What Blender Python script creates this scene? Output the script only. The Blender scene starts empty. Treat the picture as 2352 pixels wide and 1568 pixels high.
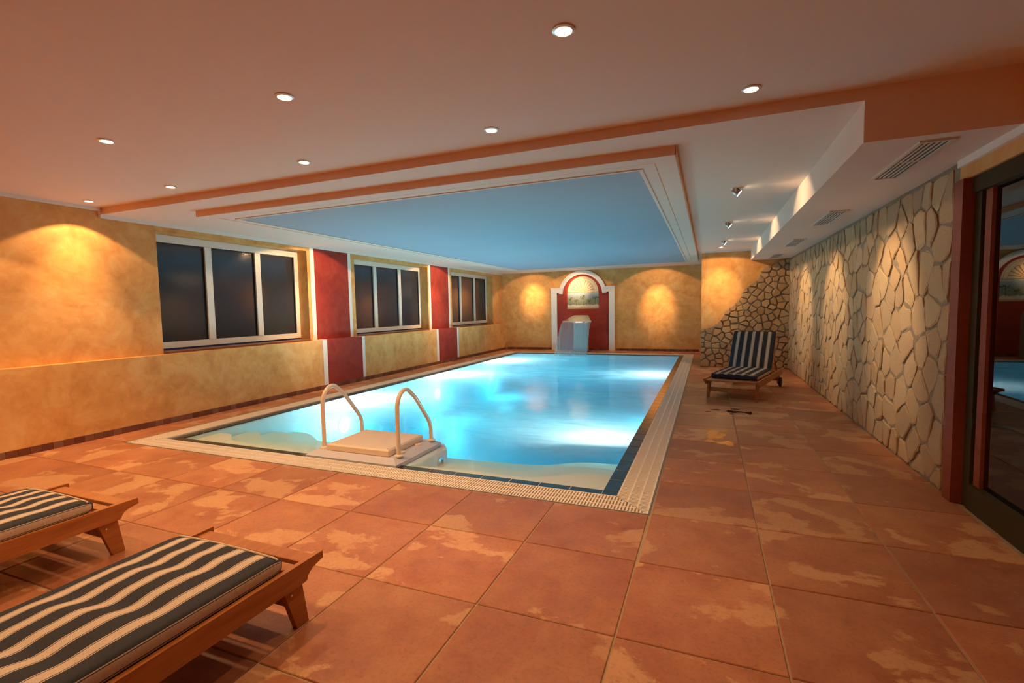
import bpy, bmesh, math, random
from mathutils import Vector, Matrix
random.seed(7)
S = bpy.context.scene
COL = S.collection
PI = math.pi

# ------------------------------------------------------------------ camera
cam_d = bpy.data.cameras.new('camera'); cam = bpy.data.objects.new('camera', cam_d); COL.objects.link(cam)
FPX, YAW, PITCH, ROLL = 1109.55, math.radians(22.1131), math.radians(-3.9113), math.radians(-1.0973)
cam_d.sensor_fit = 'HORIZONTAL'; cam_d.sensor_width = 36.0; cam_d.lens = FPX / 2352 * 36
cam_d.clip_start = 0.02; cam_d.clip_end = 200
fw = Vector((-math.sin(YAW) * math.cos(PITCH), math.cos(YAW) * math.cos(PITCH), math.sin(PITCH)))
rt0 = Vector((math.cos(YAW), math.sin(YAW), 0)); up0 = rt0.cross(fw)
rt = rt0 * math.cos(ROLL) + up0 * math.sin(ROLL); up = up0 * math.cos(ROLL) - rt0 * math.sin(ROLL)
mw = Matrix((rt, up, -fw)).transposed().to_4x4(); mw.translation = (0, 0, 1.4)
cam.matrix_world = mw
S.camera = cam

# ------------------------------------------------------------------ world, exposure
w = bpy.data.worlds.new('night'); S.world = w; w.use_nodes = True
w.node_tree.nodes['Background'].inputs[0].default_value = (0.010, 0.014, 0.03, 1)
w.node_tree.nodes['Background'].inputs[1].default_value = 1.0
S.view_settings.view_transform = 'Standard'; S.view_settings.look = 'None'
S.view_settings.exposure = -0.12; S.view_settings.gamma = 1.0; S.view_settings.use_curve_mapping = False
S.cycles.use_denoising = True; S.cycles.use_adaptive_sampling = True; S.cycles.adaptive_threshold = 0.1; S.cycles.adaptive_min_samples = 16
S.cycles.max_bounces = 8; S.cycles.diffuse_bounces = 5; S.cycles.transparent_max_bounces = 12
S.cycles.sample_clamp_indirect = 4.0
WARM = (1.0, 0.58, 0.265)          # halogen downlights
SPOTW = (1.0, 0.66, 0.36)         # gimbal spots on the stone wall
POOLC = (1.0, 0.95, 0.96)         # underwater lamps
P_SPILL, P_BEAM, P_POOL = 55.0, 44.0, 104.0

# ------------------------------------------------------------------ dimensions (metres), measured from the photo
XL, XU, XR, XC, XB = -6.463, -6.609, 1.60, -0.14, 0.85
YF, YC, YE, YB = 15.44, 11.765, 4.292, 3.525
YN = -2.6
C0, C1, C2, C3 = 2.661, 2.587, 2.518, 2.343
P0, P1, Q0, Q1 = -6.0, -0.356, 3.265, 14.65
A0, A1, B0, B1 = -5.474, -0.238, 3.889, 13.712
ZL = 0.892
GW, TW = 0.27, 0.115
WX0, WX1, WY0, WY1 = P0 + GW + TW, P1 - GW - TW, Q0 + GW + TW, Q1 - GW - TW
WATER = -0.03

# ------------------------------------------------------------------ node helpers
class NT:
    def __init__(self, name):
        self.m = bpy.data.materials.new(name); self.m.use_nodes = True
        self.t = self.m.node_tree; self.t.nodes.clear()
        self.out = self.t.nodes.new('ShaderNodeOutputMaterial')
    def n(self, typ, ins=None, **props):
        nd = self.t.nodes.new('ShaderNode' + typ)
        for k, v in props.items(): setattr(nd, k, v)
        for k, v in (ins or {}).items():
            s = nd.inputs[k]
            if isinstance(v, bpy.types.NodeSocket): self.t.links.new(v, s)
            elif isinstance(v, bpy.types.Node): self.t.links.new(v.outputs[0], s)
            else: s.default_value = v
        return nd
    def coord(self, which='Object', scale=None, rnd=False):
        c = self.n('TexCoord').outputs[which]
        if rnd:
            oi = self.n('ObjectInfo')
            mul = self.n('VectorMath', {0: (37.1, 91.7, 13.3)}, operation='SCALE'); self.t.links.new(oi.outputs['Random'], mul.inputs['Scale'])
            c = self.n('VectorMath', {0: c, 1: mul.outputs[0]}, operation='ADD').outputs[0]
        if scale:
            c = self.n('VectorMath', {0: c, 1: scale}, operation='MULTIPLY').outputs[0]
        return c
    def noise(self, vec, scale, detail=4, rough=.55, dist=0.0):
        return self.n('TexNoise', {'Vector': vec, 'Scale': scale, 'Detail': detail, 'Roughness': rough, 'Distortion': dist})
    def ramp(self, fac, stops, interp='LINEAR'):
        r = self.n('ValToRGB', {0: fac}); r.color_ramp.interpolation = interp
        el = r.color_ramp.elements
        while len(el) < len(stops): el.new(.5)
        for e, (p, c) in zip(el, stops):
            e.position = p; e.color = tuple(c) + (1,) if len(c) == 3 else c
        return r
    def mix(self, fac, a, b, blend='MIX'):
        nd = self.n('Mix', data_type='RGBA', blend_type=blend)
        for idx, v in ((0, fac), (6, a), (7, b)):
            s = nd.inputs[idx]
            if isinstance(v, bpy.types.NodeSocket): self.t.links.new(v, s)
            elif isinstance(v, bpy.types.Node): self.t.links.new(v.outputs[0], s)
            else: s.default_value = (tuple(v) + (1,) if (not isinstance(v, (int, float)) and len(v) == 3) else v)
        return nd.outputs[2]
    def math(self, op, a, b=0.0, c=0.0, clamp=False):
        return self.n('Math', {0: a, 1: b, 2: c}, operation=op, use_clamp=clamp).outputs[0]
    def bump(self, h, strength=.3, dist=.01):
        return self.n('Bump', {'Height': h, 'Strength': strength, 'Distance': dist}).outputs[0]
    def principled(self, **k):
        ins = {}
        names = {'color': 'Base Color', 'rough': 'Roughness', 'metal': 'Metallic', 'spec': 'Specular IOR Level', 'normal': 'Normal', 'coat': 'Coat Weight', 'coat_rough': 'Coat Roughness', 'emit': 'Emission Color', 'emit_s': 'Emission Strength', 'ior': 'IOR'}
        for kk, v in k.items():
            if kk in ('color', 'emit') and not isinstance(v, (bpy.types.NodeSocket, bpy.types.Node)): v = tuple(v) + (1,)
            ins[names[kk]] = v
        b = self.n('BsdfPrincipled', ins)
        self.t.links.new(b.outputs[0], self.out.inputs[0]); return b
    def surf(self, sh): self.t.links.new(sh.outputs[0], self.out.inputs[0])

M = {}
def plain(name, col, rough=.5, metal=0.0, spec=.5, var=0.08, scale=9.0, bump=0.0, coat=0.0):
    t = NT(name); c = t.coord(rnd=True); nz = t.noise(c, scale, 4)
    d = tuple(max(0, x * (1 - var)) for x in col); l = tuple(min(1, x * (1 + var)) for x in col)
    cc = t.mix(nz.outputs[0], d, l)
    kw = dict(color=cc, rough=rough, metal=metal, spec=spec, coat=coat)
    if bump: kw['normal'] = t.bump(nz.outputs[0], bump, .01)
    t.principled(**kw); M[name] = t.m; return t.m

def mk_plaster(name, dark, mid, light):
    t = NT(name); c = t.coord()
    a = t.noise(c, 1.7, 6, .62, 1.2); b = t.noise(c, 6.5, 5, .6, .8); e = t.noise(c, 60, 2)
    f = t.math('ADD', t.math('MULTIPLY', a.outputs[0], .62), t.math('MULTIPLY', b.outputs[0], .38))
    r = t.ramp(f, [(.34, dark), (.5, mid), (.66, light)])
    t.principled(color=r, rough=.72, spec=.25, normal=t.bump(e.outputs[0], .12, .004)); M[name] = t.m
mk_plaster('plaster_yellow', (.55, .25, .07), (.68, .355, .115), (.76, .47, .19))
mk_plaster('plaster_red', (.23, .024, .016), (.30, .035, .022), (.36, .055, .034))
plain('white_paint', (.80, .77, .72), .55, var=.03)
plain('ceiling_paint', (.78, .655, .555), .75, spec=.2, var=.03, scale=2)
plain('peach_paint', (.84, .58, .42), .7, spec=.2, var=.03, scale=2)
plain('blue_paint', (.33, .42, .50), .7, spec=.2, var=.05, scale=1.2)
plain('window_frame_white', (.78, .74, .66), .35, var=.03)
plain('dark_rubber', (.015, .015, .018), .5)
plain('sill_brown', (.20, .085, .05), .35, var=.3, scale=14)
plain('grout', (.40, .27, .17), .85, var=.15, scale=30)
plain('white_grout', (.62, .60, .55), .8)
plain('grate_cream', (.86, .75, .63), .42, var=.05)
plain('gutter_dark', (.06, .05, .045), .7)
plain('steel_edge', (.45, .44, .42), .3, metal=.9)
plain('steel', (.62, .62, .60), .26, metal=1.0, var=.04)
plain('brushed_steel', (.38, .39, .38), .5, metal=.7, var=.05)
plain('beige_plastic', (.77, .62, .48), .38, var=.03)
plain('rail_enamel', (.76, .63, .50), .25, var=.03, coat=.3)
plain('grey_plastic', (.55, .54, .62), .35, var=.05)
plain('housing_blue', (.62, .72, .82), .4)
plain('step_cream', (.80, .72, .60), .5, var=.05, scale=3)
plain('liner_blue', (.42, .74, .82), .5, var=.04, scale=2)
plain('mortar', (.25, .20, .14), .9, var=.25, scale=22, bump=.5)
plain('vent_white', (.62, .58, .52), .4, var=.03)
plain('lamp_ring', (.80, .74, .66), .3, metal=.4)
plain('lamp_body', (.35, .33, .31), .3, metal=.8)
plain('door_metal', (.05, .036, .014), .7, spec=.15)
plain('rubber_wheel', (.03, .028, .026), .6)
plain('night_stone', (.58, .34, .18), .7, var=.3, scale=6, bump=.3)
plain('night_soil', (.05, .04, .035), .9)
plain('fabric_navy', (.030, .036, .055), .85, spec=.2, var=.15, scale=90)
plain('fabric_piping', (.60, .50, .40), .85, spec=.2)

def mk_tile():
    t = NT('terracotta_tile'); c = t.coord(rnd=True)
    cs = t.n('VectorMath', {0: c, 1: (1.0, 1.25, 1.0)}, operation='MULTIPLY').outputs[0]
    big = t.noise(cs, 1.5, 10, .60, .25); mid = t.noise(c, 5, 6, .65, .5); fine = t.noise(c, 55, 4, .7); big2 = t.noise(t.n('VectorMath', {0: cs, 1: (9.1, 3.3, 5.0)}, operation='ADD').outputs[0], 1.9, 9, .66, .2)
    base = t.ramp(mid.outputs[0], [(.3, (.31, .098, .042)), (.52, (.40, .145, .062)), (.72, (.46, .195, .092))])
    warm = t.ramp(big2.outputs[0], [(.44, (0, 0, 0)), (.50, (.5, .5, .5)), (.60, (1, 1, 1))])
    col = t.mix(t.math('MULTIPLY', warm.outputs[0], .5), base, (.36, .125, .068))
    patch = t.ramp(big.outputs[0], [(.54, (0, 0, 0)), (.56, (1, 1, 1))])
    col = t.mix(t.math('MULTIPLY', patch.outputs[0], .72), col, t.mix(mid.outputs[0], (.60, .32, .145), (.68, .40, .20)))
    soft = t.noise(c, 2.6, 9, .68, .3)
    col = t.mix(t.math('MULTIPLY', t.ramp(soft.outputs[0], [(.40, (0, 0, 0)), (.62, (1, 1, 1))]).outputs[0], .50), col, (.52, .235, .11))
    oi = t.n('ObjectInfo'); hs = t.n('HueSaturation', {'Color': col, 'Value': t.math('MULTIPLY_ADD', oi.outputs['Random'], .3, .85)})
    sp = t.ramp(fine.outputs[0], [(.25, (.72, .72, .72)), (.5, (1, 1, 1))])
    col = t.mix(1.0, hs, sp, 'MULTIPLY')
    rg = t.math('MULTIPLY_ADD', mid.outputs[0], .25, .30)
    hgt = t.math('ADD', t.math('MULTIPLY', mid.outputs[0], .8), t.math('MULTIPLY', fine.outputs[0], .2))
    t.principled(color=col, rough=rg, spec=.35, normal=t.bump(hgt, .22, .006)); M['tile'] = t.m
mk_tile()

def mk_skirt():
    t = NT('skirting_tile'); oi = t.n('ObjectInfo'); c = t.coord(rnd=True)
    r = t.ramp(oi.outputs['Random'], [(0, (.13, .035, .018)), (.35, (.21, .062, .03)), (.6, (.16, .05, .025)), (.8, (.27, .11, .06)), (1, (.24, .14, .085))])
    nz = t.noise(c, 30, 3)
    t.principled(color=t.mix(t.math('MULTIPLY', nz.outputs[0], .5), r, (.10, .03, .02)), rough=.45); M['skirt'] = t.m
mk_skirt()

def mk_stone(name, cols, mort=.0):
    t = NT(name); oi = t.n('ObjectInfo'); c = t.coord(rnd=True)
    r = t.ramp(oi.outputs['Random'], [(i / (len(cols) - 1), k) for i, k in enumerate(cols)])
    a = t.noise(c, 7, 7, .65, .4); b = t.noise(c, 45, 4, .7)
    col = t.mix(t.math('MULTIPLY', a.outputs[0], .4), r, (.56, .41, .24))
    pits = t.ramp(b.outputs[0], [(.27, (.45, .38, .3)), (.38, (1, 1, 1))])
    col = t.mix(1.0, col, pits, 'MULTIPLY')
    h = t.math('ADD', t.math('MULTIPLY', a.outputs[0], .7), t.math('MULTIPLY', b.outputs[0], .3))
    t.principled(color=col, rough=.8, spec=.25, normal=t.bump(h, .45, .02)); M[name] = t.m
mk_stone('limestone', [(.41, .26, .14), (.49, .34, .19), (.37, .255, .15), (.53, .38, .22), (.45, .29, .145), (.40, .29, .18)])
mk_stone('brown_stone', [(.40, .24, .11), (.50, .33, .17), (.34, .21, .11), (.54, .37, .20), (.44, .26, .11), (.38, .27, .16)])

def mk_wood(name, dark, light, rough=.4, sx=1.0):
    t = NT(name); c = t.coord(rnd=True)
    cs = t.n('VectorMath', {0: c, 1: (14 * sx, 1.2, 14)}, operation='MULTIPLY').outputs[0]
    a = t.noise(cs, 1.6, 6, .6, .6); b = t.noise(cs, 9, 3, .6)
    f = t.math('ADD', t.math('MULTIPLY', a.outputs[0], .7), t.math('MULTIPLY', b.outputs[0], .3))
    t.principled(color=t.ramp(f, [(.32, dark), (.68, light)]), rough=rough, spec=.4, normal=t.bump(f, .1, .003)); M[name] = t.m
mk_wood('teak', (.30, .095, .025), (.48, .18, .05), .38)
mk_wood('door_timber', (.20, .036, .010), (.29, .062, .019), .6)

def mk_edge_tile():
    t = NT('dark_pool_tile'); c = t.coord(rnd=True); nz = t.noise(c, 12, 5)
    t.principled(color=t.ramp(nz.outputs[0], [(.35, (.012, .020, .026)), (.7, (.022, .042, .052))]), rough=.16, spec=.6); M['edge_tile'] = t.m
mk_edge_tile()

def mk_glass_dark():
    t = NT('frosted_night_glass'); c = t.coord(); v = t.n('TexVoronoi', {'Vector': c, 'Scale': 55.0}); nz = t.noise(c, 30, 3)
    h = t.math('ADD', v.outputs[0], nz.outputs[0])
    t.principled(color=(.035, .038, .048), rough=.09, spec=.75, normal=t.bump(h, .05, .004)); M['night_glass'] = t.m
mk_glass_dark()

def mk_clear_glass():
    t = NT('door_glass'); fr = t.n('Fresnel', {'IOR': 1.75}); tr = t.n('BsdfTransparent', {0: (.80, .84, .80, 1)}); gl = t.n('BsdfGlossy', {0: (.95, .95, .95, 1), 1: .0})
    t.surf(t.n('MixShader', {0: fr, 1: tr, 2: gl})); M['door_glass'] = t.m
mk_clear_glass()

def mk_water():
    t = NT('pool_water'); c = t.coord()
    cs = t.n('VectorMath', {0: c, 1: (1.0, .55, 1.0)}, operation='MULTIPLY').outputs[0]
    wav = t.noise(cs, 2.6, 2, .5, .6); rip = t.noise(cs, 9, 1, .5)
    nrm = t.bump(t.math('ADD', t.math('MULTIPLY', wav.outputs[0], 1.0), t.math('MULTIPLY', rip.outputs[0], .18)), .10, .06)
    fr = t.n('Fresnel', {'IOR': 1.33, 'Normal': nrm})
    tr = t.n('BsdfTransparent', {0: (.97, 1, 1, 1)}); gl = t.n('BsdfGlossy', {0: (1, 1, 1, 1), 1: .10, 'Normal': nrm})
    base = t.n('MixShader', {0: fr, 1: tr, 2: gl})
    # milky patches: aerated water from the jets, plus lamp glow painted into the surface
    sep = t.n('SeparateXYZ', {0: c})
    tot = None
    for (x, y, rx, ry, s) in FOAM_GLOW:
        dx = t.math('DIVIDE', t.math('SUBTRACT', sep.outputs[0], x), rx); dy = t.math('DIVIDE', t.math('SUBTRACT', sep.outputs[1], y), ry)
        g = t.math('MULTIPLY', t.math('EXPONENT', t.math('MULTIPLY', t.math('ADD', t.math('MULTIPLY', dx, dx), t.math('MULTIPLY', dy, dy)), -1.0)), s)
        tot = g if tot is None else t.math('ADD', tot, g)
    st = t.noise(t.n('VectorMath', {0: c, 1: (.55, 1.3, 1.0)}, operation='MULTIPLY').outputs[0], 1.6, 4, .6, 1.0)
    sr = t.ramp(st.outputs[0], [(.28, (.1, .1, .1)), (.72, (1, 1, 1))])
    haze = t.n('MapRange', {'Value': sep.outputs[1], 'From Min': 4.2, 'From Max': 5.6, 'To Min': .02, 'To Max': .38}, interpolation_type='SMOOTHSTEP')
    fac = t.math('MULTIPLY_ADD', tot, sr.outputs[0], haze.outputs[0], clamp=True)
    foam_glow = t.n('MixShader', {0: .75, 1: t.n('BsdfDiffuse', {0: (.85, .9, .9, 1)}), 2: t.n('BsdfTranslucent', {0: (.96, .98, .98, 1)})})
    t.surf(t.n('MixShader', {0: fac, 1: base, 2: foam_glow}))
    vol = t.n('VolumeAbsorption', {'Color': (.25, .86, .93, 1), 'Density': .70})
    t.t.links.new(vol.outputs[0], t.out.inputs[1]); M['water'] = t.m
FOAM_GLOW = [(-2.9, 6.0, 1.2, .75, .7), (-1.45, 5.35, .85, .7, .75), (-1.9, 10.1, 1.5, 1.3, .65), (-3.9, 10.2, 1.0, 1.2, .6), (-3.6, 13.0, 1.3, .7, .55), (-4.9, 6.1, .6, 1.2, .55), (-1.7, 7.6, 1.3, .6, .3), (-5.0, 12.2, .6, 1.2, .4)]  # blobs beside the window-side lamps paint their glow in the water
mk_water()

def mk_curtain():
    t = NT('falling_water'); c = t.coord()
    nz = t.noise(t.n('VectorMath', {0: c, 1: (26, 1, .7)}, operation='MULTIPLY').outputs[0], 1.0, 4, .6)
    tr = t.n('BsdfTransparent', {0: (.93, .96, .97, 1)}); gl = t.n('BsdfGlossy', {0: (1, 1, 1, 1), 1: .22})
    df = t.n('MixShader', {0: .5, 1: t.n('BsdfDiffuse', {0: (.8, .82, .82, 1)}), 2: t.n('BsdfTranslucent', {0: (.8, .85, .87, 1)})})
    a = t.n('MixShader', {0: t.math('MULTIPLY_ADD', nz.outputs[0], .45, .02), 1: tr, 2: df})
    t.surf(t.n('MixShader', {0: t.n('Fresnel', {'IOR': 1.4}), 1: a, 2: gl})); M['curtain'] = t.m
mk_curtain()

def mk_wet():
    t = NT('wet_film'); tr = t.n('BsdfTransparent', {0: (.66, .62, .6, 1)}); gl = t.n('BsdfGlossy', {0: (1, 1, 1, 1), 1: .04})
    t.surf(t.n('MixShader', {0: t.n('Fresnel', {'IOR': 1.5}), 1: tr, 2: gl})); M['wet'] = t.m
mk_wet()

def mk_emit(name, col, s):
    t = NT(name); t.surf(t.n('Emission', {0: tuple(col) + (1,), 1: s})); t.m.cycles.emission_sampling = 'NONE'; M[name] = t.m
mk_emit('lamp_glow', (1.0, .86, .62), 30.0)
mk_emit('pool_lamp_glow', (.85, .98, 1.0), 9.0)

def mk_stripe():
    t = NT('striped_fabric'); a = t.n('Attribute', attribute_name='stripe').outputs['Fac']; c = t.coord()
    per = .118
    f = t.math('FRACT', t.math('ADD', t.math('DIVIDE', a, per), 100.017))
    d = t.math('ABSOLUTE', t.math('SUBTRACT', f, .5))       # 0 at dark centre, .5 at cream centre
    nav, cre, pin = (.045, .047, .058), (.60, .49, .395), (.12, .09, .07)
    r = t.ramp(d, [(0, nav), (.285, cre), (.315, pin), (.345, cre)], 'CONSTANT')
    wv = t.noise(c, 260, 2)
    t.principled(color=t.mix(1.0, r, t.ramp(wv.outputs[0], [(.3, (.82, .82, .82)), (.7, (1.1, 1.1, 1.1))]), 'MULTIPLY'), rough=.9, spec=.15, normal=t.bump(wv.outputs[0], .12, .002)); M['stripe'] = t.m
mk_stripe()

def mk_mural():
    t = NT('mural_landscape'); c = t.coord(); sep = t.n('SeparateXYZ', {0: c})
    z = sep.outputs[2]          # 0 .. .53 up the picture
    n1 = t.noise(t.n('VectorMath', {0: c, 1: (1, 1, .6)}, operation='MULTIPLY').outputs[0], 13, 6, .7, .5); n2 = t.noise(c, 34, 4, .7)
    zz = t.math('ADD', z, t.math('MULTIPLY_ADD', n1.outputs[0], .16, -.08))
    r = t.ramp(t.math('DIVIDE', zz, .53), [(0, (.50, .34, .14)), (.09, (.46, .36, .2)), (.13, (.66, .56, .44)), (.22, (.62, .52, .42)), (.26, (.13, .16, .09)), (.55, (.15, .20, .15)), (.72, (.18, .26, .31)), (.9, (.25, .36, .47)), (1, (.62, .58, .5))])
    col = t.mix(t.math('MULTIPLY', t.ramp(n2.outputs[0], [(.45, (0, 0, 0)), (.62, (1, 1, 1))]).outputs[0], .5), r, (.40, .40, .28))
    t.principled(color=col, rough=.7); M['mural'] = t.m
    t = NT('mural_fan'); c = t.coord(); nz = t.noise(c, 18, 4)
    t.principled(color=t.mix(nz.outputs[0], (.66, .50, .28), (.80, .68, .46)), rough=.7); M['fan'] = t.m
mk_mural()
plain('mural_foliage', (.10, .11, .05), .8, var=.5, scale=40)
plain('mural_line', (.40, .20, .09), .8, var=.2, scale=40)

# ------------------------------------------------------------------ mesh helpers
class MB:
    def __init__(self): self.v, self.f = [], []
    def add(self, vs, fs):
        o = len(self.v); self.v += [tuple(p) for p in vs]; self.f += [tuple(i + o for i in f) for f in fs]; return self
    def box(self, x0, x1, y0, y1, z0, z1):
        return self.add([(x0, y0, z0), (x1, y0, z0), (x1, y1, z0), (x0, y1, z0), (x0, y0, z1), (x1, y0, z1), (x1, y1, z1), (x0, y1, z1)],
                        [(0, 3, 2, 1), (4, 5, 6, 7), (0, 1, 5, 4), (1, 2, 6, 5), (2, 3, 7, 6), (3, 0, 4, 7)])
    def cbox(self, x0, x1, y0, y1, z0, z1, c=.004):
        """box with chamfered top edges"""
        return self.add([(x0, y0, z0), (x1, y0, z0), (x1, y1, z0), (x0, y1, z0), (x0, y0, z1 - c), (x1, y0, z1 - c), (x1, y1, z1 - c), (x0, y1, z1 - c),
                         (x0 + c, y0 + c, z1), (x1 - c, y0 + c, z1), (x1 - c, y1 - c, z1), (x0 + c, y1 - c, z1)],
                        [(0, 3, 2, 1), (0, 1, 5, 4), (1, 2, 6, 5), (2, 3, 7, 6), (3, 0, 4, 7), (4, 5, 9, 8), (5, 6, 10, 9), (6, 7, 11, 10), (7, 4, 8, 11), (8, 9, 10, 11)])
    def prism(self, poly, axis, a, b):
        """polygon (2-D) extruded along axis from a to b; axis 0: (y,z), 1: (x,z), 2: (x,y)"""
        def p3(p, h): return {0: (h, p[0], p[1]), 1: (p[0], h, p[1]), 2: (p[0], p[1], h)}[axis]
        n = len(poly)
        area = sum(poly[i][0] * poly[(i + 1) % n][1] - poly[(i + 1) % n][0] * poly[i][1] for i in range(n))
        q = list(poly) if area > 0 else list(reversed(poly))
        if axis == 1: q.reverse()
        lo, hi = min(a, b), max(a, b)
        return self.add([p3(p, lo) for p in q] + [p3(p, hi) for p in q], [tuple(reversed(range(n))), tuple(range(n, 2 * n))] + [(i, (i + 1) % n, n + (i + 1) % n, n + i) for i in range(n)])
    def tube(self, path, r, seg=10, cap=True):
        pts = [Vector(p) for p in path]; n = len(pts); vs = []; ref = None
        for i, p in enumerate(pts):
            t = (pts[min(i + 1, n - 1)] - pts[max(i - 1, 0)]).normalized()
            if ref is None: ref = (Vector((0, 0, 1)) if abs(t.z) < .9 else Vector((1, 0, 0)))
            a = t.cross(ref).normalized(); b = a.cross(t).normalized(); ref = b
            rr = r[i] if isinstance(r, (list, tuple)) else r
            vs += [p + (a * math.cos(2 * PI * k / seg) + b * math.sin(2 * PI * k / seg)) * rr for k in range(seg)]
        fs = [(i * seg + k, i * seg + (k + 1) % seg, (i + 1) * seg + (k + 1) % seg, (i + 1) * seg + k) for i in range(n - 1) for k in range(seg)]
        if cap: fs += [tuple(reversed(range(seg))), tuple(range((n - 1) * seg, n * seg))]
        return self.add(vs, fs)
    def lathe(self, prof, c=(0, 0, 0), seg=20, axis=2, cap=True):
        vs = []
        for (r, h) in prof:
            for k in range(seg):
                a = 2 * PI * k / seg; x, y = r * math.cos(a), r * math.sin(a)
                p = {2: (x, y, h), 0: (h, x, y), 1: (y, h, x)}[axis]
                vs.append((p[0] + c[0], p[1] + c[1], p[2] + c[2]))
        n = len(prof)
        fs = [(i * seg + k, i * seg + (k + 1) % seg, (i + 1) * seg + (k + 1) % seg, (i + 1) * seg + k) for i in range(n - 1) for k in range(seg)]
        if cap: fs += [tuple(reversed(range(seg))), tuple(range((n - 1) * seg, n * seg))]
        return self.add(vs, fs)
    def mesh(self, name, mat, off=(0, 0, 0), smooth=False):
        me = bpy.data.meshes.new(name)
        me.from_pydata([(x - off[0], y - off[1], z - off[2]) for x, y, z in self.v], [], self.f)
        if isinstance(mat, (list, tuple)):
            for m in mat: me.materials.append(M[m])
        else: me.materials.append(M[mat])
        bm = bmesh.new(); bm.from_mesh(me); bmesh.ops.recalc_face_normals(bm, faces=bm.faces); bm.to_mesh(me); bm.free()
        if smooth:
            for p in me.polygons: p.use_smooth = True
            try: me.set_sharp_from_angle(angle=math.radians(40))
            except Exception: pass
        me.update(); return me

def link(name, data, parent=None, loc=(0, 0, 0), rz=0.0):
    o = bpy.data.objects.new(name, data); COL.objects.link(o)
    o.location = loc; o.rotation_euler = (0, 0, rz)
    if parent: o.parent = parent
    return o
def tag(o, label=None, cat=None, group=None, kind=None):
    for k, v in (('label', label), ('category', cat), ('group', group), ('kind', kind)):
        if v: o[k] = v
    return o
def thing(name, loc, label, cat, group=None, rz=0.0):
    o = link(name, None, None, loc, rz); o.empty_display_size = .1
    return tag(o, label, cat, group)
def part(par, name, mb, mat, smooth=False, label=None, kind=None):
    """mb in world metres; the part's origin is its thing's origin"""
    off = Vector(par.location)
    p = par.parent
    while p: off += Vector(p.location); p = p.parent
    o = link(name, mb.mesh(name, mat, off, smooth), par)
    return tag(o, label, None, None, kind)
def single(name, mb, mat, label=None, cat=None, group=None, kind=None, smooth=False, loc=None):
    if loc is None:
        xs = [p[0] for p in mb.v]; ys = [p[1] for p in mb.v]; zs = [p[2] for p in mb.v]
        loc = ((min(xs) + max(xs)) / 2, (min(ys) + max(ys)) / 2, min(zs))
    o = link(name, mb.mesh(name, mat, loc, smooth), None, loc)
    return tag(o, label, cat, group, kind)
def struct(name, mb, mat, label=None, cat=None, loc=(0, 0, 0), smooth=False):
    return single(name, mb, mat, label, cat, None, 'structure', smooth, loc)
def struct_empty(name, label=None, cat=None, loc=(0, 0, 0)):
    o = link(name, None, None, loc); return tag(o, label, cat, None, 'structure')

# voronoi cells by half-plane clipping, and clip of a polygon by a convex cell
def clip_half(poly, nx, ny, d):
    out = []
    for i in range(len(poly)):
        a, b = poly[i], poly[(i + 1) % len(poly)]
        da, db = a[0] * nx + a[1] * ny - d, b[0] * nx + b[1] * ny - d
        if da <= 0: out.append(a)
        if (da < 0 < db) or (db < 0 < da):
            t = da / (da - db); out.append((a[0] + (b[0] - a[0]) * t, a[1] + (b[1] - a[1]) * t))
    return out
def voronoi(pts, region, inset, sx=1.0):
    """cells of pts clipped from the polygon region, each side moved in by inset; sx squeezes the metric along x"""
    cells = []
    for i, p in enumerate(pts):
        poly = list(region)
        near = sorted(range(len(pts)), key=lambda j: (pts[j][0] - p[0]) ** 2 + (pts[j][1] - p[1]) ** 2)[1:22]
        for j in near:
            q = pts[j]; nx, ny = (q[0] - p[0]) * sx, q[1] - p[1]
            mx, my = (p[0] + q[0]) / 2, (p[1] + q[1]) / 2
            L = math.hypot(nx, ny); nx, ny = nx / L, ny / L
            poly = clip_half(poly, nx, ny, nx * mx + ny * my - inset)
            if len(poly) < 3: break
        if len(poly) >= 3:
            n = len(poly); ar = abs(sum(poly[k][0] * poly[(k + 1) % n][1] - poly[(k + 1) % n][0] * poly[k][1] for k in range(n))) / 2
            if ar > .004: cells.append(poly)
    return cells
def scatter(region, dmin, sy, rng, tries=6000, sizes=(.6, .95, 1.25)):
    xs = [p[0] for p in region]; ys = [p[1] for p in region]; pts = []
    for _ in range(tries):
        p = (rng.uniform(min(xs), max(xs)), rng.uniform(min(ys), max(ys)))
        dm = dmin * rng.choice(sizes)
        if all(((p[0] - q[0])) ** 2 + ((p[1] - q[1]) / sy) ** 2 > dm * dm for q in pts): pts.append(p)
    return pts
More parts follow.
